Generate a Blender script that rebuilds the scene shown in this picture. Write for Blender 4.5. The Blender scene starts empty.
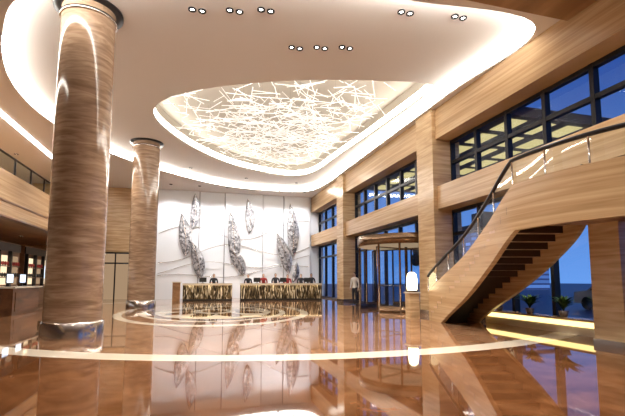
import bpy, math, random
from mathutils import Vector, Matrix
from mathutils.geometry import tessellate_polygon
random.seed(4)
scene = bpy.context.scene
scene.view_settings.view_transform = 'Standard'
scene.view_settings.exposure = 0.34

# ------------------------------------------------------------------ materials
def new_mat(name):
    m = bpy.data.materials.new(name); m.use_nodes = True
    nt = m.node_tree; nt.nodes.clear()
    out = nt.nodes.new('ShaderNodeOutputMaterial')
    return m, nt, out
def pr(name, col, rough=0.5, metal=0.0, emis=None, es=0.0, ior=1.5):
    m, nt, out = new_mat(name)
    b = nt.nodes.new('ShaderNodeBsdfPrincipled')
    b.inputs['Base Color'].default_value = (*col, 1)
    b.inputs['Roughness'].default_value = rough
    b.inputs['Metallic'].default_value = metal
    b.inputs['IOR'].default_value = ior
    n = nt.nodes.new('ShaderNodeTexNoise'); n.inputs['Scale'].default_value = 3.0
    mx = nt.nodes.new('ShaderNodeMixRGB'); mx.blend_type = 'MULTIPLY'; mx.inputs[0].default_value = 0.08
    mx.inputs[1].default_value = (*col, 1)
    nt.links.new(n.outputs['Fac'], mx.inputs[2]); nt.links.new(mx.outputs[0], b.inputs['Base Color'])
    if emis:
        b.inputs['Emission Color'].default_value = (*emis, 1)
        b.inputs['Emission Strength'].default_value = es
    nt.links.new(b.outputs[0], out.inputs[0]); return m
def em(name, col, s):
    m, nt, out = new_mat(name)
    e = nt.nodes.new('ShaderNodeEmission'); e.inputs[0].default_value = (*col, 1); e.inputs[1].default_value = s
    nt.links.new(e.outputs[0], out.inputs[0]); return m
def grain(name, stops, scl, rough=0.3, detail=6, distort=0.6, ns=1.0, bump=0.0):
    """stone / veneer with stretched veins. scl = xyz multipliers on object coords"""
    m, nt, out = new_mat(name); L = nt.links
    b = nt.nodes.new('ShaderNodeBsdfPrincipled'); b.inputs['Roughness'].default_value = rough
    tc = nt.nodes.new('ShaderNodeTexCoord'); mp = nt.nodes.new('ShaderNodeMapping')
    mp.inputs['Scale'].default_value = scl
    n = nt.nodes.new('ShaderNodeTexNoise'); n.inputs['Scale'].default_value = ns
    n.inputs['Detail'].default_value = detail; n.inputs['Distortion'].default_value = distort
    cr = nt.nodes.new('ShaderNodeValToRGB')
    els = cr.color_ramp.elements
    els[0].position = stops[0][0]; els[0].color = (*stops[0][1], 1)
    els[1].position = stops[-1][0]; els[1].color = (*stops[-1][1], 1)
    for p, c in stops[1:-1]:
        e = els.new(p); e.color = (*c, 1)
    L.new(tc.outputs['Object'], mp.inputs[0]); L.new(mp.outputs[0], n.inputs['Vector'])
    L.new(n.outputs['Fac'], cr.inputs[0]); L.new(cr.outputs[0], b.inputs['Base Color'])
    L.new(b.outputs[0], out.inputs[0]); return m
def glass(name, tint=(0.85, 0.93, 0.97)):
    m, nt, out = new_mat(name); L = nt.links
    t = nt.nodes.new('ShaderNodeBsdfTransparent'); t.inputs[0].default_value = (*tint, 1)
    g = nt.nodes.new('ShaderNodeBsdfGlossy'); g.inputs['Roughness'].default_value = 0.02
    lw = nt.nodes.new('ShaderNodeLayerWeight'); lw.inputs[0].default_value = 0.5
    pw = nt.nodes.new('ShaderNodeMath'); pw.operation = 'POWER'; pw.inputs[1].default_value = 4
    ma = nt.nodes.new('ShaderNodeMath'); ma.operation = 'MULTIPLY_ADD'; ma.inputs[1].default_value = 0.55; ma.inputs[2].default_value = 0.05
    mx = nt.nodes.new('ShaderNodeMixShader')
    L.new(lw.outputs['Facing'], pw.inputs[0]); L.new(pw.outputs[0], ma.inputs[0])
    L.new(ma.outputs[0], mx.inputs[0]); L.new(t.outputs[0], mx.inputs[1]); L.new(g.outputs[0], mx.inputs[2])
    L.new(mx.outputs[0], out.inputs[0]); return m

M = {}
M['column'] = grain('travertine_column', [(0.3,(0.215,0.135,0.085)),(0.45,(0.29,0.19,0.125)),(0.58,(0.36,0.245,0.165)),(0.75,(0.47,0.345,0.24))], (1.3,1.3,8.0), 0.12, 9, 1.0)
M['veneer'] = grain('travertine_cladding', [(0.3,(0.38,0.235,0.115)),(0.5,(0.50,0.33,0.175)),(0.7,(0.62,0.44,0.26))], (1.0,0.3,14.0), 0.26, 9, 0.5)
M['veneer_v'] = grain('travertine_pillar', [(0.3,(0.42,0.27,0.14)),(0.5,(0.55,0.38,0.21)),(0.7,(0.67,0.49,0.30))], (1.0,1.0,12.0), 0.22, 9, 0.5)
M['ceil'] = pr('ceiling_paint', (0.74,0.715,0.71), 0.75)
M['ceil2'] = pr('ceiling_recess_paint', (0.62,0.58,0.51), 0.75)
M['wood'] = grain('dark_wood', [(0.3,(0.08,0.035,0.016)),(0.7,(0.22,0.10,0.045))], (4,0.5,4), 0.35)
M['woodm'] = grain('mid_wood', [(0.3,(0.22,0.115,0.05)),(0.7,(0.38,0.22,0.11))], (2,0.4,5), 0.35)
M['white'] = pr('white_panel', (0.76,0.79,0.84), 0.35)
M['groove'] = pr('panel_groove', (0.25,0.25,0.28), 0.5)
M['frame'] = pr('bronze_frame', (0.025,0.024,0.028), 0.35, 0.6)
M['bronze'] = pr('polished_bronze', (0.22,0.14,0.085), 0.22, 0.9)
M['steel'] = pr('brushed_steel', (0.62,0.57,0.54), 0.18, 0.95)
M['black'] = pr('black_trim', (0.02,0.02,0.02), 0.4)
M['glass'] = glass('clear_glass')
M['rail_glass'] = glass('rail_glass', (0.88,0.94,0.93))
M['cove'] = em('cove_light', (1.0,0.94,0.84), 27)
M['cove2'] = em('recess_cove_light', (1.0,0.94,0.84), 10)
M['warm'] = em('warm_lamp', (1.0,0.80,0.48), 6)
M['spotlens'] = em('downlight_lens', (1.0,0.95,0.88), 12)
M['shop'] = em('shop_glow', (1.0,0.76,0.48), 1.1)
M['shopdim'] = em('shop_glow_soft', (0.9,0.6,0.36), 0.35)
M['screen'] = em('screen_glow', (0.75,0.85,1.0), 1.7)
M['canopy'] = em('canopy_panel', (1.0,0.80,0.36), 0.6)
M['planterglow'] = em('planter_strip', (1.0,0.74,0.28), 2.2)
M['rod'] = pr('white_rod_glow', (0.95,0.95,0.93), 0.3, 0.0, (1,0.98,0.94), 0.55)  # faint glow put into the rods, which are no lamps
M['leafgreen'] = pr('leaf_green', (0.06,0.14,0.035), 0.5)
M['pot'] = pr('pot_ceramic', (0.25,0.2,0.17), 0.4)
M['skin'] = pr('skin', (0.62,0.40,0.29), 0.5)
M['hair'] = pr('hair', (0.02,0.015,0.012), 0.5)
M['suit'] = pr('dark_suit', (0.03,0.03,0.04), 0.7)
M['redsuit'] = pr('red_uniform', (0.35,0.03,0.03), 0.7)
M['shirt'] = pr('white_shirt', (0.75,0.72,0.68), 0.7)
M['asphalt'] = pr('asphalt', (0.06,0.075,0.12), 0.4)
M['counter'] = pr('cream_stone', (0.74,0.67,0.55), 0.2)
M['tread'] = grain('stair_tread_stone', [(0.3,(0.42,0.25,0.13)),(0.7,(0.62,0.41,0.24))], (3,3,3), 0.3)
M['riser'] = pr('riser_dark', (0.05,0.025,0.015), 0.4)
M['leafdark'] = pr('tree_foliage', (0.02,0.045,0.04), 0.7)
M['carpaint'] = pr('car_paint', (0.4,0.43,0.5), 0.2, 0.4)

def mat_silver():
    m, nt, out = new_mat('silver_mosaic'); L = nt.links
    b = nt.nodes.new('ShaderNodeBsdfPrincipled'); b.inputs['Roughness'].default_value = 0.25; b.inputs['Metallic'].default_value = 0.6
    tc = nt.nodes.new('ShaderNodeTexCoord')
    v = nt.nodes.new('ShaderNodeTexVoronoi'); v.inputs['Scale'].default_value = 8
    cr = nt.nodes.new('ShaderNodeValToRGB'); cr.color_ramp.elements[0].color = (0.07,0.07,0.085,1); cr.color_ramp.elements[1].color = (0.72,0.73,0.78,1)
    sp = nt.nodes.new('ShaderNodeSeparateColor')
    L.new(tc.outputs['Object'], v.inputs['Vector']); L.new(v.outputs['Color'], sp.inputs[0]); L.new(sp.outputs[0], cr.inputs[0])
    L.new(cr.outputs[0], b.inputs['Base Color']); L.new(b.outputs[0], out.inputs[0]); return m
M['silver'] = mat_silver()

def mat_onyx():
    m, nt, out = new_mat('backlit_onyx'); L = nt.links
    b = nt.nodes.new('ShaderNodeBsdfPrincipled'); b.inputs['Roughness'].default_value = 0.15
    tc = nt.nodes.new('ShaderNodeTexCoord'); mp = nt.nodes.new('ShaderNodeMapping')
    mp.inputs['Rotation'].default_value = (0, 0.9, 0); mp.inputs['Scale'].default_value = (5.0,1.0,0.9)
    n = nt.nodes.new('ShaderNodeTexNoise'); n.inputs['Scale'].default_value = 1.6; n.inputs['Detail'].default_value = 6; n.inputs['Distortion'].default_value = 1.5
    cr = nt.nodes.new('ShaderNodeValToRGB'); e = cr.color_ramp.elements
    e[0].position = 0.44; e[0].color = (0.02,0.016,0.012,1); e[1].position = 0.70; e[1].color = (0.85,0.76,0.55,1)
    x = e.new(0.55); x.color = (0.16,0.11,0.05,1)
    L.new(tc.outputs['Object'], mp.inputs[0]); L.new(mp.outputs[0], n.inputs['Vector']); L.new(n.outputs['Fac'], cr.inputs[0])
    L.new(cr.outputs[0], b.inputs['Base Color']); L.new(cr.outputs[0], b.inputs['Emission Color']); b.inputs['Emission Strength'].default_value = 0.25
    L.new(b.outputs[0], out.inputs[0]); return m
M['onyx'] = mat_onyx()

def mat_building():
    m, nt, out = new_mat('office_facade'); L = nt.links
    b = nt.nodes.new('ShaderNodeBsdfPrincipled'); b.inputs['Roughness'].default_value = 0.5
    tc = nt.nodes.new('ShaderNodeTexCoord')
    sx = nt.nodes.new('ShaderNodeSeparateXYZ'); cx = nt.nodes.new('ShaderNodeCombineXYZ')
    br = nt.nodes.new('ShaderNodeTexBrick'); br.offset = 0
    br.inputs['Scale'].default_value = 0.35; br.inputs['Mortar Size'].default_value = 0.05
    br.inputs['Color1'].default_value = (0.02,0.05,0.18,1); br.inputs['Color2'].default_value = (0.14,0.28,0.65,1); br.inputs['Mortar'].default_value = (0.03,0.05,0.15,1)
    L.new(tc.outputs['Object'], sx.inputs[0]); L.new(sx.outputs['Y'], cx.inputs['X']); L.new(sx.outputs['Z'], cx.inputs['Y'])
    L.new(cx.outputs[0], br.inputs['Vector']); L.new(br.outputs['Color'], b.inputs['Base Color'])
    L.new(br.outputs['Color'], b.inputs['Emission Color']); b.inputs['Emission Strength'].default_value = 0.8
    L.new(b.outputs[0], out.inputs[0]); return m
M['building'] = mat_building()

def mat_floor():
    m, nt, out = new_mat('polished_marble_floor'); L = nt.links; N = nt.nodes
    b = N.new('ShaderNodeBsdfPrincipled'); b.inputs['Roughness'].default_value = 0.03; b.inputs['IOR'].default_value = 1.65
    tc = N.new('ShaderNodeTexCoord')
    def rgb(c):
        n = N.new('ShaderNodeRGB'); n.outputs[0].default_value = (*c,1); return n.outputs[0]
    def mix(f, a, c):
        n = N.new('ShaderNodeMixRGB'); L.new(f, n.inputs[0]); L.new(a, n.inputs[1]); L.new(c, n.inputs[2]); return n.outputs[0]
    def math_(op, a, v=None, c=None):
        n = N.new('ShaderNodeMath'); n.operation = op
        for i, q in enumerate((a, v, c)):
            if q is None: continue
            if isinstance(q, (int, float)): n.inputs[i].default_value = q
            else: L.new(q, n.inputs[i])
        return n.outputs[0]
    def dist(cx, cy, sx, sy):
        mp = N.new('ShaderNodeMapping'); mp.inputs['Location'].default_value = (-cx/sx, -cy/sy, 0); mp.inputs['Scale'].default_value = (1/sx, 1/sy, 0)
        L.new(tc.outputs['Object'], mp.inputs[0])
        vm = N.new('ShaderNodeVectorMath'); vm.operation = 'LENGTH'; L.new(mp.outputs[0], vm.inputs[0]); return vm.outputs['Value'], mp.outputs[0]
    def band(d, r0, r1):
        a = math_('GREATER_THAN', d, r0); c = math_('LESS_THAN', d, r1); return math_('MULTIPLY', a, c)
    n1 = N.new('ShaderNodeTexNoise'); n1.inputs['Scale'].default_value = 1.8; n1.inputs['Detail'].default_value = 10; n1.inputs['Distortion'].default_value = 1.0
    L.new(tc.outputs['Object'], n1.inputs['Vector'])
    def ramp(cols):
        cr = N.new('ShaderNodeValToRGB'); e = cr.color_ramp.elements
        e[0].position = cols[0][0]; e[0].color = (*cols[0][1],1); e[1].position = cols[-1][0]; e[1].color = (*cols[-1][1],1)
        for p, c in cols[1:-1]:
            x = e.new(p); x.color = (*c,1)
        L.new(n1.outputs['Fac'], cr.inputs[0]); return cr.outputs[0]
    outer = ramp([(0.3,(0.11,0.040,0.014)),(0.5,(0.17,0.066,0.024)),(0.7,(0.25,0.105,0.042))])
    inner = ramp([(0.3,(0.22,0.105,0.05)),(0.5,(0.31,0.16,0.082)),(0.7,(0.42,0.245,0.14))])
    cream = rgb((0.80,0.71,0.58)); dark = rgb((0.11,0.042,0.02))
    d, _ = dist(3.3, 18.1, 1, 1)
    c = mix(math_('LESS_THAN', d, 11.2), outer, inner)
    br = N.new('ShaderNodeTexBrick'); br.offset = 0; br.inputs['Scale'].default_value = 1.0
    br.inputs['Brick Width'].default_value = 1.0; br.inputs['Row Height'].default_value = 1.0; br.inputs['Mortar Size'].default_value = 0.004
    br.inputs['Color1'].default_value = (1,1,1,1); br.inputs['Color2'].default_value = (0.82,0.82,0.82,1); br.inputs['Mortar'].default_value = (0.5,0.5,0.5,1)
    L.new(tc.outputs['Object'], br.inputs['Vector'])
    mu = N.new('ShaderNodeMixRGB'); mu.blend_type = 'MULTIPLY'; mu.inputs[0].default_value = 0.8
    L.new(c, mu.inputs[1]); L.new(br.outputs['Color'], mu.inputs[2]); c = mu.outputs[0]
    c = mix(band(d, 10.9, 11.45), c, cream)
    e, vec = dist(0.75, 18.2, 2.9, 4.6)
    c = mix(band(e, 1.20, 1.30), c, cream)
    c = mix(math_('LESS_THAN', e, 1.0), c, cream)
    sx = N.new('ShaderNodeSeparateXYZ'); L.new(vec, sx.inputs[0])
    ang = math_('ARCTAN2', sx.outputs['Y'], sx.outputs['X'])
    pet = math_('ABSOLUTE', math_('SINE', math_('MULTIPLY', ang, 4.0)))
    inpet = math_('LESS_THAN', e, math_('MULTIPLY_ADD', pet, 0.40, 0.30))
    for r0, r1 in ((0.80,0.92),):
        c = mix(band(e, r0, r1), c, dark)
    c = mix(inpet, c, dark)
    c = mix(math_('LESS_THAN', e, 0.30), c, cream)
    c = mix(math_('LESS_THAN', e, 0.18), c, dark)
    L.new(c, b.inputs['Base Color']); L.new(b.outputs[0], out.inputs[0]); return m
M['floor'] = mat_floor()

# ------------------------------------------------------------------ mesh builder
class MB:
    def __init__(s, name): s.n = name; s.v = []; s.f = []; s.m = []; s.sm = []; s.mats = []
    def mi(s, k):
        if k not in s.mats: s.mats.append(k)
        return s.mats.index(k)
    def add(s, vs, fs, k, sm=False):
        o = len(s.v); s.v += [tuple(p) for p in vs]; i = s.mi(k)
        for f in fs: s.f.append([o+q for q in f]); s.m.append(i); s.sm.append(sm)
    def box(s, x0, x1, y0, y1, z0, z1, k):
        vs = [(x0,y0,z0),(x1,y0,z0),(x1,y1,z0),(x0,y1,z0),(x0,y0,z1),(x1,y0,z1),(x1,y1,z1),(x0,y1,z1)]
        s.add(vs, [(0,3,2,1),(4,5,6,7),(0,1,5,4),(1,2,6,5),(2,3,7,6),(3,0,4,7)], k)
    def ribbon(s, pts, z0, z1, k, closed=False, sm=True):
        n = len(pts)
        zz0 = z0 if isinstance(z0, list) else [z0]*n; zz1 = z1 if isinstance(z1, list) else [z1]*n
        vs = [(p[0],p[1],zz0[i]) for i, p in enumerate(pts)] + [(p[0],p[1],zz1[i]) for i, p in enumerate(pts)]
        fs = [(i,(i+1)%n,n+(i+1)%n,n+i) for i in range(n if closed else n-1)]
        s.add(vs, fs, k, sm)
    def tess(s, loops, z, k):
        allp = [Vector((p[0],p[1],z)) for l in loops for p in l]
        tr = tessellate_polygon([[Vector((p[0],p[1],0)) for p in l] for l in loops])
        s.add(allp, tr, k)
    def lathe(s, cx, cy, prof, k, seg=48, sm=True, a0=0, a1=2*math.pi):
        full = abs(a1-a0-2*math.pi) < 1e-6; n = seg if full else seg+1
        vs = []
        for r, z in prof:
            for i in range(n):
                a = a0+(a1-a0)*i/seg; vs.append((cx+r*math.cos(a), cy+r*math.sin(a), z))
        fs = []
        for j in range(len(prof)-1):
            for i in range(seg):
                i2 = (i+1)%n; fs.append((j*n+i, j*n+i2, (j+1)*n+i2, (j+1)*n+i))
        s.add(vs, fs, k, sm)
    def tube(s, pts, r, k, seg=8, caps=True):
        pts = [Vector(p) for p in pts]; n = len(pts)
        rr = r if isinstance(r, list) else [r]*n
        vs = []; 
        for i, p in enumerate(pts):
            t = (pts[min(i+1,n-1)]-pts[max(i-1,0)]).normalized()
            up = Vector((0,0,1)) if abs(t.z) < 0.95 else Vector((1,0,0))
            a = t.cross(up).normalized(); b = t.cross(a).normalized()
            for q in range(seg):
                w = 2*math.pi*q/seg; vs.append(p+(a*math.cos(w)+b*math.sin(w))*rr[i])
        fs = [(i*seg+q, i*seg+(q+1)%seg, (i+1)*seg+(q+1)%seg, (i+1)*seg+q) for i in range(n-1) for q in range(seg)]
        if caps: fs += [tuple(range(seg)), tuple((n-1)*seg+q for q in reversed(range(seg)))]
        s.add(vs, fs, k, True)
    def ball(s, c, r, k, seg=14, rings=9):
        rx, ry, rz = r if isinstance(r, tuple) else (r,r,r)
        prof = [(math.sin(math.pi*j/rings), -math.cos(math.pi*j/rings)) for j in range(rings+1)]
        vs = []
        for pr_, z in prof:
            for i in range(seg):
                a = 2*math.pi*i/seg; vs.append((c[0]+rx*pr_*math.cos(a), c[1]+ry*pr_*math.sin(a), c[2]+rz*z))
        fs = [(j*seg+i, j*seg+(i+1)%seg, (j+1)*seg+(i+1)%seg, (j+1)*seg+i) for j in range(rings) for i in range(seg)]
        s.add(vs, fs, k, True)
    def build(s, parent=None):
        me = bpy.data.meshes.new(s.n); me.from_pydata(s.v, [], s.f)
        for k in s.mats: me.materials.append(M[k])
        me.polygons.foreach_set('material_index', s.m); me.polygons.foreach_set('use_smooth', s.sm)
        me.update()
        o = bpy.data.objects.new(s.n, me); scene.collection.objects.link(o)
        if parent: o.parent = parent
        return o
def catmull(P, n=10, closed=False):
    out = []; N = len(P)
    rng = range(N) if closed else range(N-1)
    g = (lambda i: P[i % N]) if closed else (lambda i: P[max(0, min(N-1, i))])
    for i in rng:
        p0,p1,p2,p3 = g(i-1),g(i),g(i+1),g(i+2)
        for j in range(n):
            t = j/n
            out.append(tuple(0.5*((2*p1[d])+(-p0[d]+p2[d])*t+(2*p0[d]-5*p1[d]+4*p2[d]-p3[d])*t*t+(-p0[d]+3*p1[d]-3*p2[d]+p3[d])*t**3) for d in range(len(p1))))
    if not closed: out.append(tuple(P[-1]))
    return out

ZC = 7.7; ZI = 8.0; ZF = 6.55
# ------------------------------------------------------------------ shell
f = MB('floor'); f.box(-11.5, 9.6, -6, 31.5, -0.15, 0, 'floor'); f.build()

egg = catmull([(8.2,8.2),(8.25,12),(8.25,17),(8.25,22),(8.2,26.5),(7.4,29.0),(4.5,29.3),(1.4,28.5),(-1.8,25.9),(-4.3,22.8),(-5.8,19),(-6.0,15.4),(-5.0,12.0),(-3.5,9.9),(0,8.5),(4.5,8.1)], 8, True)
inner = catmull([(7.85,12.75),(7.65,16.5),(7.3,20.5),(6.9,24.6),(5.8,25.9),(4.0,25.5),(1.7,24.1),(-0.5,21.3),(-1.8,18.0),(-1.3,15.9),(0.6,14.3),(3.2,13.1),(5.6,12.45),(7.3,12.2)], 8, True)
c = MB('ceiling')
rect = [(-11.5,-6),(9.6,-6),(9.6,31.5),(-11.5,31.5)]
c.tess([rect, egg], ZC, 'ceil')
c.ribbon(egg, ZC, ZC+0.06, 'ceil', True)
c.ribbon(egg, ZC+0.06, ZI-0.06, 'cove', True)
c.ribbon(egg, ZI-0.06, ZI, 'ceil', True)
c.tess([egg, inner], ZI, 'ceil')
ZR = 8.75
c.ribbon(inner, ZI, ZI+0.08, 'ceil2', True)
c.ribbon(inner, ZI+0.08, ZI+0.38, 'cove2', True)
c.ribbon(inner, ZI+0.38, ZR, 'ceil2', True)
c.tess([inner], ZR, 'ceil2')
c.box(-11.5, 9.6, -6, 31.5, 8.95, 9.05, 'ceil')
c.build()
t = MB('trim_1'); t.box(-7.5,-7.3,6,29,ZC-0.03,ZC+0.01,'cove'); t.build()
b = MB('ceiling_beam'); b.box(-11.4,9.4,5.6,7.55,7.55,7.69,'woodm'); b.build()

w = MB('wall_rear'); w.box(-11.5,9.6,-6.3,-6,0,9,'veneer'); w.build()
w = MB('wall_left'); w.box(-11.8,-11.5,-6,31.5,0,9,'veneer'); w.build()
w = MB('wall_right')
w.box(8.5,9.5,-6,31.05,ZF,ZC,'veneer')
w.box(8.5,9.5,-6,31.05,3.9,4.75,'veneer')
w.build()
for i, v0 in enumerate((2.0, 13.4, 23.3)):
    p = MB('stone_pillar'); p.box(8.35,9.5,v0,v0+1.15,0,ZC,'veneer_v')
    p.box(8.33,9.5,v0-0.02,v0+1.17,0,0.18,'steel'); p.build()

w = MB('wall_back')
w.box(-11.5,-2.8,31.1,31.5,3.2,9,'veneer'); w.box(-11.5,-9.0,31.1,31.5,0,3.2,'woodm'); w.box(-4.2,-2.8,31.1,31.5,0,3.2,'veneer')
w.box(-9.0,-4.2,31.4,31.5,0,3.2,'shopdim')
w.box(-2.8,9.5,31.1,31.5,0,9,'white')
w.build()
dd = MB('door_1')
for u in (-9.0,-7.8,-6.6,-5.4,-4.25): dd.box(u,u+0.08,31.0,31.09,0,3.2,'frame')
dd.box(-9.0,-4.2,31.0,31.09,2.4,2.5,'frame'); dd.box(-9.0,-4.2,31.0,31.09,3.1,3.2,'frame'); dd.build()
pn = MB('feature_wall_panelling')
xs = [-2.8,0.1,1.9,4.7,6.3,8.35]
for i in range(5):
    a, bb = xs[i], xs[i+1]
    d0 = 30.95 if i % 2 else 30.8
    pn.box(a+0.03, bb-0.03, d0, 31.1, 0.0, ZC, 'white')
    pn.box(a-0.03, a+0.03, 31.0, 31.1, 0, ZC, 'groove')
pn.build()

# leaf sculptures
def leaf(name, U, z, h, wd, tilt, bend=0.25):
    mb = MB(name); n = 16; vs = []; fs = []
    for i in range(n+1):
        s = i/n; y = (s-0.5)*h; hw = wd/2*(math.sin(math.pi*s**0.85))**0.8 if 0 < s < 1 else 0.01
        xo = bend*math.sin(math.pi*s)*0.5
        for q, dd in ((-1,0.0),(-0.5,0.07),(0,0.03),(0.5,0.07),(1,0.0)):
            x = xo+q*hw; X = x*math.cos(tilt)-y*math.sin(tilt); Z = x*math.sin(tilt)+y*math.cos(tilt)
            vs.append((U+X, 30.66-dd, z+Z))
    for i in range(n):
        for q in range(4): a = i*5+q; fs.append((a,a+1,a+6,a+5))
    mb.add(vs, fs, 'silver', True)
    stem = [(vs[i*5+2][0], 30.60, vs[i*5+2][2]) for i in range(n+1)]
    mb.tube(stem, 0.018, 'steel', 6)
    mb.box(U-0.03,U+0.03,30.64,30.96,z-0.03,z+0.03,'steel')
    mb.build()
for a in ((-0.95,4.5,3.1,0.9,0.12),(-0.30,6.2,2.6,0.7,-0.05),(-0.05,2.7,2.7,0.85,0.25),(2.45,4.3,4.0,0.9,0.1),(2.85,2.6,2.2,0.75,0.45),
          (3.6,6.0,2.6,0.7,0.06),(6.85,5.1,4.0,0.9,0.05),(6.2,3.3,3.2,0.9,0.3),(7.1,1.9,1.6,0.5,-0.2)):
    leaf('leaf_wall_sculpture', *a)
st = MB('wall_stem_relief')
for z0, am, ph in ((3.2,0.5,0),(2.2,0.35,1.2),(4.6,0.6,2.2),(1.6,0.25,3.0)):
    st.tube([(x, 30.76, z0+am*math.sin(x*0.75+ph)+0.08*x) for x in [ -2.6+0.35*i for i in range(32)]], 0.018, 'steel', 5)
st.build()

# ------------------------------------------------------------------ windows right
nwin = 0
def window(v0, v1, z0, z1, cols, rows):
    global nwin; nwin += 1
    mb = MB('window_%d' % nwin); U = 9.2; t = 0.06
    mb.add([(U,v0,z0),(U,v1,z0),(U,v1,z1),(U,v0,z1)], [(0,1,2,3)], 'glass')
    for i in range(cols+1):
        v = v0+(v1-v0)*i/cols; mb.box(U-0.09,U+0.09,max(v0,v-t),min(v1,v+t),z0,z1,'frame')
    for r in rows+[z0+t, z1-t]:
        mb.box(U-0.08,U+0.08,v0,v1,r-t,r+t,'frame')
    mb.build()
for v0, v1 in ((3.15,13.4),(14.55,23.3),(24.45,31.05)):
    n = max(3, round((v1-v0)/1.5))
    window(v0, v1, 4.75, ZF, n, [5.7])
for v0, v1 in ((3.15,13.4),(24.45,31.05),(19.25,23.3)):
    window(v0, v1, 0, 3.9, max(1, round((v1-v0)/1.5)), [3.0])
window(14.55, 19.25, 3.25, 3.9, 3, [])
window(-6, 2.0, 4.75, ZF, 6, [5.7]); window(-6, 2.0, 0, 3.9, 6, [3.0])

# revolving door
rd = MB('revolving_door'); cx, cy, R = 9.1, 17.0, 2.1
rd.lathe(cx, cy, [(R,2.8),(R+0.08,2.8),(R+0.08,3.22),(0.01,3.24)], 'bronze')
rd.lathe(cx, cy, [(R+0.02,2.79),(0.01,2.79)], 'shopdim')
for a0, a1 in ((100,150),(210,260),(-80,-30),(30,80)):
    a0, a1 = math.radians(a0), math.radians(a1)
    rd.lathe(cx, cy, [(R,0.0),(R,2.8)], 'glass', 10, True, a0, a1)
    for a in (a0, (a0+a1)/2, a1):
        x, y = cx+R*math.cos(a), cy+R*math.sin(a); rd.tube([(x,y,0),(x,y,2.8)], 0.045, 'bronze', 8)
    rd.lathe(cx, cy, [(R+0.03,0),(R+0.03,0.25),(R-0.03,0.25),(R-0.03,0)], 'bronze', 10, True, a0, a1)
rd.tube([(cx,cy,0),(cx,cy,2.8)], 0.07, 'bronze')
for kk in range(4):
    a = math.radians(25+90*kk); dx, dy = math.cos(a), math.sin(a)
    e = (cx+dx*2.0, cy+dy*2.0)
    rd.add([(cx,cy,0.1),(*e,0.1),(*e,2.7),(cx,cy,2.7)], [(0,1,2,3)], 'glass')
    rd.tube([(cx,cy,0.12),(*e,0.12),(*e,2.7),(cx,cy,2.7)], 0.04, 'bronze', 6)
    rd.tube([(cx+dx*0.3,cy+dy*0.3,1.05),(cx+dx*1.7,cy+dy*1.7,1.05)], 0.025, 'steel', 6)
rd.build()

# ------------------------------------------------------------------ columns
for (U, V) in ((-2.75,11.0),(-2.5,21.35)):
    mb = MB('round_column'); r = 0.61
    mb.lathe(U,V,[(r,0.36),(r,ZI-0.02)],'column',64)
    mb.lathe(U,V,[(r+0.05,0.0),(r+0.05,0.33),(r+0.02,0.36),(r,0.37)],'steel',64)
    mb.lathe(U,V,[(r+0.0,ZI-0.30),(r+0.03,ZI-0.30),(r+0.03,ZI-0.22),(r,ZI-0.22)],'steel',64)
    mb.lathe(U,V,[(r,ZI-0.05),(r+0.17,ZI-0.05),(r+0.17,ZI),(r,ZI)],'frame',64)
    mb.build()

# ------------------------------------------------------------------ gallery on the left
g = MB('mezzanine_balcony')
g.box(-11.45,-6.75,-6,31.0,3.6,4.0,'woodm'); g.box(-6.75,-6.55,-6,31.0,3.55,5.15,'veneer')
g.box(-6.78,-6.50,-6,31.0,3.50,3.56,'wood'); g.box(-6.55,-6.53,-6,31.0,4.05,4.12,'wood')
g.box(-6.68,-6.66,-6,31.0,5.15,5.75,'rail_glass')
g.tube([(-6.67,-6,5.8),(-6.67,31.0,5.8)],0.04,'frame')
for i in range(24): g.box(-6.70,-6.64,-5.5+i*1.55,-5.45+i*1.55,5.15,5.8,'frame')
g.build()
for i, v0 in enumerate((15.2,19.4,23.6)):
    s = MB('display_cabinet'); U = -8.2
    s.box(U-0.5,U,v0,v0+3.6,0,3.0,'wood')
    for k in range(3):
        y0, y1 = v0+0.15+k*1.15, v0+1.1+k*1.15
        kk = 'shop' if (k+i) % 2 == 0 else 'shopdim'
        s.box(U,U+0.02,y0,y1,1.1,2.4,kk)
        if (k+i) % 3 == 1:
            s.box(U+0.02,U+0.05,y0+0.1,y1-0.1,1.4,2.1,'screen')
        else:
            for zz in (1.4,1.9): s.box(U,U+0.14,y0,y1,zz,zz+0.04,'wood')
            for q in range(4):
                yy = y0+0.12+q*0.24; s.ball((U+0.09,yy,1.54),(0.05,0.06,0.10),'black',8,6); s.ball((U+0.09,yy,2.04),(0.05,0.06,0.10),'redsuit',8,6)
        s.box(U,U+0.15,y0-0.1,y0,0.9,2.6,'frame')
    s.box(U,U+0.05,v0,v0+3.6,2.6,2.95,'frame'); s.box(U,U+0.04,v0,v0+3.6,0,0.85,'wood')
    s.build()
d = MB('concierge_desk')
d.box(-7.2,-6.4,17.6,20.2,0,1.0,'wood'); d.box(-7.3,-6.3,17.5,20.3,1.0,1.06,'counter'); d.box(-6.4,-6.38,17.8,20.0,0.15,0.85,'wood'); d.build()
for v in (18.3,19.5):
    sc = MB('desk_monitor'); 
    sc.box(-6.9,-6.7,v-0.1,v+0.1,1.06,1.08,'black'); sc.box(-6.82,-6.78,v-0.02,v+0.02,1.08,1.2,'black'); sc.box(-6.82,-6.78,v-0.3,v+0.3,1.18,1.55,'black'); sc.box(-6.78,-6.775,v-0.27,v+0.27,1.21,1.52,'screen')
    sc.build()

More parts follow.
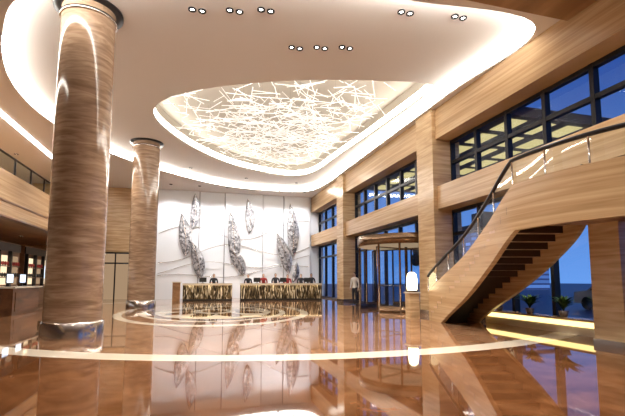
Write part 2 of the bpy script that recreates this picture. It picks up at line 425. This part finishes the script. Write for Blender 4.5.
# ------------------------------------------------------------------ reception desks
def desk(path, name='reception_desk'):
    P = catmull(path, 8); mb = MB(name)
    def off(d):
        o = []
        for i, p in enumerate(P):
            q0 = P[max(0,i-1)]; q1 = P[min(len(P)-1,i+1)]
            t = Vector((q1[0]-q0[0], q1[1]-q0[1])).normalized(); nrm = Vector((-t.y, t.x))
            o.append((p[0]+nrm.x*d, p[1]+nrm.y*d))
        return o
    bk = off(0.5)
    mb.ribbon(P, 0.12, 0.98, 'onyx'); mb.ribbon(off(0.05), 0, 0.12, 'black'); mb.ribbon(bk, 0, 1.0, 'wood')
    fr = off(-0.08); 
    mb.ribbon(fr, 0.98, 1.10, 'counter'); 
    n = len(P); vs = [(p[0],p[1],1.10) for p in fr]+[(p[0],p[1],1.10) for p in bk]
    mb.add(vs, [(i,i+1,n+i+1,n+i) for i in range(n-1)], 'counter')
    vs = [(p[0],p[1],0.98) for p in fr]+[(p[0],p[1],0.98) for p in P]
    mb.add(vs, [(i,i+1,n+i+1,n+i) for i in range(n-1)], 'warm')
    for e in (0,-1):
        mb.add([(P[e][0],P[e][1],0),(bk[e][0],bk[e][1],0),(bk[e][0],bk[e][1],1.10),(P[e][0],P[e][1],1.10)],[(0,1,2,3)],'wood')
    mb.build()
desk([(-0.8,27.4),(0.6,27.1),(2.2,26.95)])
desk([(2.7,26.95),(4.5,26.8),(6.2,26.6),(7.9,26.2)])
pd = MB('marble_end_pedestal'); pd.box(-1.4,-0.95,27.1,27.8,0,1.15,'woodm'); pd.box(-1.45,-0.9,27.05,27.85,1.15,1.2,'counter'); pd.build()

# ------------------------------------------------------------------ people
def person(name, U, V, face, jacket, legs='suit', arms='down', h=1.72):
    """face = heading angle (rad) the figure looks towards"""
    k = h/1.72
    me = bpy.data.meshes.new('tmp')
    J = {'pel':(0,0,0.95,0.135),'wst':(0,0,1.08,0.125),'chs':(0,0.01,1.28,0.15),'upc':(0,0,1.40,0.12),'nck':(0,0,1.48,0.055),'hdb':(0,0.01,1.54,0.05)}
    for s_, sx in (('l',-1),('r',1)):
        J['hip'+s_]=(0.09*sx,0,0.90,0.10); J['kne'+s_]=(0.10*sx,0.015,0.50,0.065); J['ank'+s_]=(0.105*sx,-0.01,0.09,0.045); J['toe'+s_]=(0.12*sx,0.13,0.035,0.035)
        J['sho'+s_]=(0.19*sx,0,1.39,0.065)
        if arms == 'desk':
            J['elb'+s_]=(0.25*sx,0.03,1.13,0.045); J['wri'+s_]=(0.17*sx,0.25,1.16,0.03)
        else:
            J['elb'+s_]=(0.245*sx,-0.02,1.12,0.045); J['wri'+s_]=(0.25*sx,0.05,0.88,0.03)
    keys = list(J); E = [('pel','wst'),('wst','chs'),('chs','upc'),('upc','nck'),('nck','hdb')]
    for s_ in 'lr': E += [('pel','hip'+s_),('hip'+s_,'kne'+s_),('kne'+s_,'ank'+s_),('ank'+s_,'toe'+s_),('upc','sho'+s_),('sho'+s_,'elb'+s_),('elb'+s_,'wri'+s_)]
    me.from_pydata([J[q][:3] for q in keys], [(keys.index(a),keys.index(b_)) for a,b_ in E], [])
    ob = bpy.data.objects.new('tmp', me); scene.collection.objects.link(ob)
    md = ob.modifiers.new('s','SKIN'); md.use_smooth_shade = True
    for i, q in enumerate(keys):
        r = J[q][3]; d = me.skin_vertices[0].data[i]
        d.radius = (r, r*0.75) if q in ('pel','wst','chs','upc') else (r, r); d.use_root = (q == 'pel')
    sb = ob.modifiers.new('b','SUBSURF'); sb.levels = 1
    ev = ob.evaluated_get(bpy.context.evaluated_depsgraph_get()); m2 = ev.to_mesh()
    mb = MB(name)
    vs = [tuple(v.co) for v in m2.vertices]
    groups = {}
    for p in m2.polygons:
        cz = p.center.z; cx_ = abs(p.center.x)
        if cz > 1.47: kk = 'skin'
        elif cz < 0.09: kk = 'black'
        elif cz < 0.90 and cx_ < 0.21: kk = legs
        else: kk = jacket
        if jacket != 'shirt' and cz > 1.25 and p.center.y > 0.09 and cx_ < 0.035: kk = 'shirt'
        groups.setdefault(kk, []).append(tuple(p.vertices))
    for kk, fs in groups.items(): mb.add(vs, fs, kk, True)
    ev.to_mesh_clear(); bpy.data.objects.remove(ob); 
    mb.ball((0,0.02,1.61),(0.075,0.09,0.112),'skin'); mb.ball((0,-0.005,1.64),(0.082,0.095,0.10),'hair')
    mb.ball((0,0.112,1.60),(0.013,0.018,0.022),'skin',8,6)
    for sx in (-1,1):
        mb.ball((0.03*sx,0.10,1.62),(0.012,0.008,0.008),'black',8,6); mb.ball((0.078*sx,0.01,1.605),(0.012,0.02,0.03),'skin',8,6)
        W = J['wril' if sx < 0 else 'wrir']; W = Vector(W[:3])
        dr = Vector((-0.15*sx,1,0.0)).normalized() if arms == 'desk' else Vector((0,0.15,-1)).normalized()
        side = Vector((1,0,0)) if arms == 'desk' else Vector((0,1,0))
        mb.tube([W-dr*0.03, W+dr*0.03, W+dr*0.09],[0.026,0.036,0.032],'skin',8)
        for q, ln in enumerate((0.065,0.08,0.075,0.058)):
            b0 = W+dr*0.085+side*(q-1.5)*0.018
            inw = Vector((0,0,-1)) if arms == 'desk' else Vector((-sx,0,0))
            mb.tube([b0, b0+dr*ln*0.5+inw*0.006, b0+dr*ln+inw*0.02],[0.009,0.0085,0.007],'skin',6)
        th = W+dr*0.03+side*(0.03 if arms != 'desk' else -sx*0.03)
        sd = side*(1 if arms != 'desk' else -sx)
        mb.tube([th, th+sd*0.025+dr*0.03, th+sd*0.03+dr*0.06],[0.012,0.010,0.008],'skin',6)
    mb.ball((0,0.105,1.563),(0.022,0.006,0.006),'redsuit',8,5)
    ca, sa = math.cos(face-math.pi/2), math.sin(face-math.pi/2)
    mb.v = [(U+k*(x*ca-y*sa), V+k*(x*sa+y*ca), k*z) for x,y,z in mb.v]
    return mb.build()
person('receptionist', 1.1, 28.0, -math.pi/2, 'suit', arms='desk', h=1.7)
for i, (u, jk) in enumerate(((3.3,'suit'),(4.3,'redsuit'),(5.1,'suit'),(5.9,'redsuit'),(6.8,'suit'),(7.5,'suit'))):
    person('receptionist', u, 27.80-0.09*i, -math.pi/2-0.15, jk, arms='desk', h=1.68+0.03*(i%3))
person('doorman', 8.05, 20.7, math.radians(215), 'shirt', 'suit', 'down', 1.70)
for i, u in enumerate((0.4,3.8,5.5,7.1)):
    v = 27.32-0.09*(u>2.5)*(u-2.5)
    mo = MB('reception_monitor'); mo.box(u-0.1,u+0.1,v-0.08,v+0.08,1.10,1.12,'black'); mo.box(u-0.02,u+0.02,v-0.02,v+0.02,1.12,1.2,'black'); mo.box(u-0.22,u+0.22,v-0.02,v+0.02,1.18,1.46,'black'); mo.box(u-0.2,u+0.2,v+0.02,v+0.024,1.2,1.44,'screen'); mo.build()

# ------------------------------------------------------------------ staircase
outP = [(7.40,12.35),(7.20,11.2),(6.92,9.70),(6.55,8.3),(6.27,7.08),(6.30,5.8),(6.67,4.7),(7.45,3.9),(8.40,3.6)]
inP  = [(8.62,11.9),(8.58,10.9),(8.40,9.35),(8.12,7.9),(7.88,6.85)]
NS = 18; RISE = 2.9/NS
full = catmull(outP, 12); nf = 48
flo = full[:nf+1]
fli = catmull(inP, 12)
def at(C, s):
    x = s*(len(C)-1); i = min(int(x), len(C)-2); t = x-i
    return (C[i][0]*(1-t)+C[i+1][0]*t, C[i][1]*(1-t)+C[i+1][1]*t)
S = MB('curved_staircase')
for i in range(NS):
    s0, s1 = i/NS, (i+1)/NS; z = (i+1)*RISE
    a, b_, c_, d_ = at(flo,s0), at(fli,s0), at(fli,s1), at(flo,s1)
    zt, zb = z, z-0.06
    vs = [(*a,zb),(*b_,zb),(*c_,zb),(*d_,zb),(*a,zt),(*b_,zt),(*c_,zt),(*d_,zt)]
    S.add(vs, [(0,3,2,1),(4,5,6,7),(0,1,5,4),(1,2,6,5),(2,3,7,6),(3,0,4,7)], 'tread')
    zb = max(0, z-RISE-0.06)
    s2 = s0+0.1/NS; c2, d2 = at(fli,s2), at(flo,s2)
    vs = [(*a,zb),(*b_,zb),(*c2,zb),(*d2,zb),(*a,z-0.06),(*b_,z-0.06),(*c2,z-0.06),(*d2,z-0.06)]
    S.add(vs, [(0,3,2,1),(4,5,6,7),(0,1,5,4),(1,2,6,5),(2,3,7,6),(3,0,4,7)], 'riser')
def thick(path, zl, zu, th, key):
    n = len(path); o2 = []
    for i, p in enumerate(path):
        q0 = path[max(0,i-1)]; q1 = path[min(n-1,i+1)]; t = Vector((q1[0]-q0[0],q1[1]-q0[1])).normalized(); nr = Vector((-t.y,t.x))
        o2.append((p[0]-nr.x*th, p[1]-nr.y*th))
    S.ribbon(path, zl, zu, key); S.ribbon(o2, zl, zu, key)
    for zz in (zl, zu):
        vs = [(path[i][0],path[i][1],zz[i]) for i in range(n)]+[(o2[i][0],o2[i][1],zz[i]) for i in range(n)]
        S.add(vs, [(i,i+1,n+i+1,n+i) for i in range(n-1)], key)
    for e in (0,n-1):
        S.add([(*path[e],zl[e]),(*o2[e],zl[e]),(*o2[e],zu[e]),(*path[e],zu[e])],[(0,1,2,3)],key)
zl, zu = [], []
for i in range(len(full)):
    s = min(1, i/nf); tz = 2.9*s
    zl.append(max(0.0, tz-0.62+0.04*s)); zu.append(tz+0.38+0.55*(1-s)**2)
thick(full, zl, zu, -0.12, 'veneer')
izl = [max(0, 2.9*i/(len(fli)-1)-0.45) for i in range(len(fli))]; izu = [2.9*i/(len(fli)-1)+0.25 for i in range(len(fli))]
thick(fli, izl, izu, 0.1, 'veneer')
lo = full[nf:]; land = [p for p in lo]+[(8.40,6.85),(7.88,6.85)]
S.tess([land], 2.9, 'tread'); S.tess([land], 2.45, 'woodm')
S.ribbon([(7.88,6.85),(8.40,6.85),(8.40,3.6)], 2.45, 2.9, 'veneer', False, False)
gz0 = zu; gz1 = [z+0.50 for z in zu]
S.ribbon(full, gz0, gz1, 'rail_glass')
S.tube([(full[i][0],full[i][1],gz1[i]) for i in range(len(full))], 0.045, 'frame', 8)
for i in range(0, len(full), 8):
    S.tube([(full[i][0],full[i][1],gz0[i]),(full[i][0],full[i][1],gz1[i])], 0.018, 'steel', 6)
S.ribbon(fli, izu, [z+0.6 for z in izu], 'rail_glass')
S.tube([(fli[i][0],fli[i][1],izu[i]+0.6) for i in range(len(fli))], 0.04, 'frame', 8)
S.box(7.86,8.42,6.15,6.8,0,2.46,'veneer_v'); S.box(7.84,8.44,6.13,6.82,0,0.12,'steel')
S.build()

lp = MB('lantern_pedestal')
lp.box(6.97,7.32,12.8,13.15,0,0.85,'veneer_v'); lp.box(6.93,7.36,12.76,13.19,0.85,0.9,'counter')
lp.lathe(7.145,12.975,[(0.01,0.9),(0.14,0.9),(0.17,1.0),(0.18,1.3),(0.15,1.5),(0.07,1.57),(0.01,1.57)],'warm',24)
lp.lathe(7.145,12.975,[(0.19,0.9),(0.19,0.96),(0.17,0.96)],'bronze',24)
lp.build()

pl = MB('planter_ledge'); pl.box(8.76,9.08,4.6,11.3,0,0.34,'counter'); pl.box(8.73,9.1,4.6,11.3,0.34,0.38,'veneer'); pl.box(8.74,8.76,4.6,11.3,0.2,0.32,'planterglow'); pl.build()
def plant(U, V, z0, h):
    mb = MB('potted_plant'); mb.lathe(U,V,[(0.01,z0),(0.08,z0),(0.12,z0+0.16),(0.10,z0+0.16),(0.01,z0+0.14)],'pot',16)
    for i in range(60):
        a = random.uniform(0,6.28); l = h*random.uniform(0.5,1); sp = random.uniform(0.2,0.6)*h
        pts = [Vector((U+math.cos(a)*min(sp,0.2)*t*t, V+math.sin(a)*sp*t*t*1.3, z0+0.15+l*(t-0.4*t*t))) for t in (0,0.25,0.5,0.75,1)]
        sd = Vector((-math.sin(a),math.cos(a),0)); ws = (0.01,0.035,0.045,0.035,0.003); vs = []
        for p, w_ in zip(pts, ws): vs += [p-sd*w_, p+sd*w_]
        mb.add(vs, [(2*j,2*j+1,2*j+3,2*j+2) for j in range(4)], 'leafgreen', True)
    mb.build()
for v in (7.4,8.5,9.6,10.8): plant(8.88, v, 0.38, 0.65)

# ------------------------------------------------------------------ ceiling rod sculpture
rs = MB('rod_sculpture')
def inside(x, y, poly):
    r = False; j = len(poly)-1
    for i in range(len(poly)):
        if (poly[i][1] > y) != (poly[j][1] > y) and x < (poly[j][0]-poly[i][0])*(y-poly[i][1])/(poly[j][1]-poly[i][1])+poly[i][0]: r = not r
        j = i
    return r
cnt = 0
while cnt < 660:
    x = random.gauss(3.4,2.7); y = random.gauss(18.2,3.5)
    a = random.uniform(0,math.pi); l = random.uniform(0.25,0.75)
    dx, dy = math.cos(a)*l, math.sin(a)*l
    cx_, cy_ = 3.4, 19
    if not all(inside(cx_+(q[0]-cx_)*1.05, cy_+(q[1]-cy_)*1.05, inner) for q in ((x-dx,y-dy),(x+dx,y+dy))): continue
    z = random.uniform(7.9,8.5); dz = random.uniform(-0.15,0.15)
    rs.tube([(x-dx,y-dy,z-dz),(x+dx,y+dy,z+dz)], random.uniform(0.009,0.016), 'rod', 4, False); cnt += 1
    if cnt % 6 == 0: rs.tube([(x,y,z),(x,y,ZR)], 0.004, 'steel', 3, False)
rs.build()

# ------------------------------------------------------------------ lights
def spot(parent, loc, target, power, size=80, col=(1,0.91,0.80), blend=0.7, rad=0.08, name='bulb'):
    ld = bpy.data.lights.new(name, 'SPOT'); ld.energy = power; ld.spot_size = math.radians(size); ld.spot_blend = blend
    ld.color = col; ld.shadow_soft_size = rad
    o = bpy.data.objects.new(name, ld); scene.collection.objects.link(o); o.location = loc
    d = Vector(target)-Vector(loc); o.rotation_euler = d.to_track_quat('-Z','Y').to_euler(); o.parent = parent; return o
def downlight(U, V, z, power, target=None, size=95, twin=True, col=(1,0.91,0.80)):
    mb = MB('ceiling_downlight')
    for dx in ((-0.12,0.12) if twin else (0,)):
        mb.lathe(U+dx,V,[(0.10,z+0.01),(0.10,z-0.03),(0.06,z-0.03),(0.045,z+0.0)],'frame',16)
        mb.lathe(U+dx,V,[(0.045,z-0.008),(0.001,z-0.008)],'spotlens',16)
    o = mb.build()
    spot(o, (U,V,z-0.08), target or (U,V,0), power, size, col)
for U, V in ((-0.15,10.2),(0.75,9.98),(1.5,9.75),(4.9,8.9),(6.3,8.7),(2.6,11.2),(3.3,11.0),(4.0,10.8)):
    downlight(U, V, ZI, 420)
for U, V in ((-4.5,16),(-4.2,20.5),(-0.5,25.5),(3,27.2),(6.5,27.6)):  # single downlights added as general fill, besides the twin ones above
    downlight(U, V, ZI, 600, twin=False)
for U, V in ((-9,12),(-9,18),(-9,24),(0,2),(5,2),(-5,3),(2,5),(7,5)):  # more soffit downlights added for fill, several out of view
    downlight(U, V, ZC, 700, twin=False, size=120)
for i in range(6):
    U = -1.8+i*1.85
    downlight(U, 29.0, ZC, 420, (U,30.9,3.2), 100, False, (1,0.98,0.97))
for i in range(4):
    downlight(-8.9, 10+i*5, 3.58, 110, None, 120, False)

# ------------------------------------------------------------------ outside
ex = MB('street_ground'); ex.box(9.7,160,-80,160,-0.3,-0.15,'asphalt'); ex.build()
cp = MB('entrance_canopy')
cp.box(10.2,15.5,11.5,24,6.95,7.3,'frame')
for i in range(4):
    for j in range(8):
        cp.box(10.5+i*1.25,11.2+i*1.25,11.8+j*1.52,12.9+j*1.52,6.93,6.95,'canopy')
for v in (12.5,22.5): cp.tube([(15.0,v,-0.15),(15.0,v,6.95)],0.22,'steel',16)
cp.build()
for (u,v,sx,sy,h) in ((45,8,12,14,7),(60,30,16,20,12),(40,52,12,14,9),(70,-5,14,18,14)):
    bd = MB('office_building'); bd.box(u,u+sx,v,v+sy,-0.15,h,'building'); bd.box(u-0.3,u+sx+0.3,v-0.3,v+sy+0.3,h,h+0.6,'frame'); bd.box(u+3,u+6,v+3,v+6,h+0.6,h+3,'frame'); bd.build()
for (u,v,h) in ((24,14,4.5),(26,20,5),(23,27,4.2),(27,9,5),(20,31,4.6),(22,38,5)):
    tr = MB('street_tree'); tr.tube([(u,v,-0.15),(u+0.1,v,h*0.5),(u,v+0.1,h*0.75)],[0.16,0.11,0.06],'wood',8)
    for q in range(16):
        a = random.uniform(0,6.28); rr = random.uniform(0,1.1); tr.ball((u+rr*math.cos(a),v+rr*math.sin(a),h*0.75+random.uniform(-0.8,0.9)),random.uniform(0.4,0.7),'leafdark',8,6)
    tr.build()
def car(U, V):
    mb = MB('parked_car'); z = -0.15
    prof = [(-2.2,0.3),(-2.2,0.75),(-1.4,0.9),(-0.8,1.4),(0.8,1.42),(1.4,0.95),(2.15,0.85),(2.2,0.3)]
    vs = [(U-0.85,V+y,z+q) for y,q in prof]+[(U+0.85,V+y,z+q) for y,q in prof]; n = len(prof)
    mb.add(vs, [tuple(range(n)), tuple(range(2*n-1,n-1,-1))]+[(i,(i+1)%n,n+(i+1)%n,n+i) for i in range(n)], 'carpaint')
    for sx in (-0.86,0.86): mb.add([(U+sx*1.005,V-1.25,z+0.92),(U+sx*1.005,V-0.75,z+1.32),(U+sx*1.005,V+0.75,z+1.34),(U+sx*1.005,V+1.25,z+0.95)],[(0,1,2,3)],'black')
    for y in (-1.4,1.4):
        for sx in (-0.8,0.8): mb.tube([(U+sx-0.1,V+y,z+0.32),(U+sx+0.1,V+y,z+0.32)],0.32,'black',16)
    for sx in (-0.6,0.6): mb.ball((U+sx,V-2.2,z+0.65),(0.15,0.06,0.08),'spotlens',8,6)
    mb.build()
car(17.0,9.5); car(19.5,15.0)

wd = bpy.data.worlds.new('dusk'); scene.world = wd; wd.use_nodes = True
nt = wd.node_tree; bg = nt.nodes['Background']
tc = nt.nodes.new('ShaderNodeTexCoord'); sx = nt.nodes.new('ShaderNodeSeparateXYZ'); cr = nt.nodes.new('ShaderNodeValToRGB')
e = cr.color_ramp.elements; e[0].position = 0.0; e[0].color = (0.15,0.34,0.82,1); e[1].position = 0.45; e[1].color = (0.010,0.05,0.28,1)
nt.links.new(tc.outputs['Generated'], sx.inputs[0]); nt.links.new(sx.outputs['Z'], cr.inputs[0]); nt.links.new(cr.outputs[0], bg.inputs[0])
bg.inputs[1].default_value = 0.9

# ------------------------------------------------------------------ camera
cd = bpy.data.cameras.new('camera'); cd.lens = 417*36/625; cd.sensor_width = 36; cd.shift_y = 32/625
cam = bpy.data.objects.new('camera', cd); scene.collection.objects.link(cam)
cam.location = (0,0,1.3); cam.rotation_euler = (math.radians(95.5),0,-math.radians(15.5)); cd.clip_end = 400
scene.camera = cam
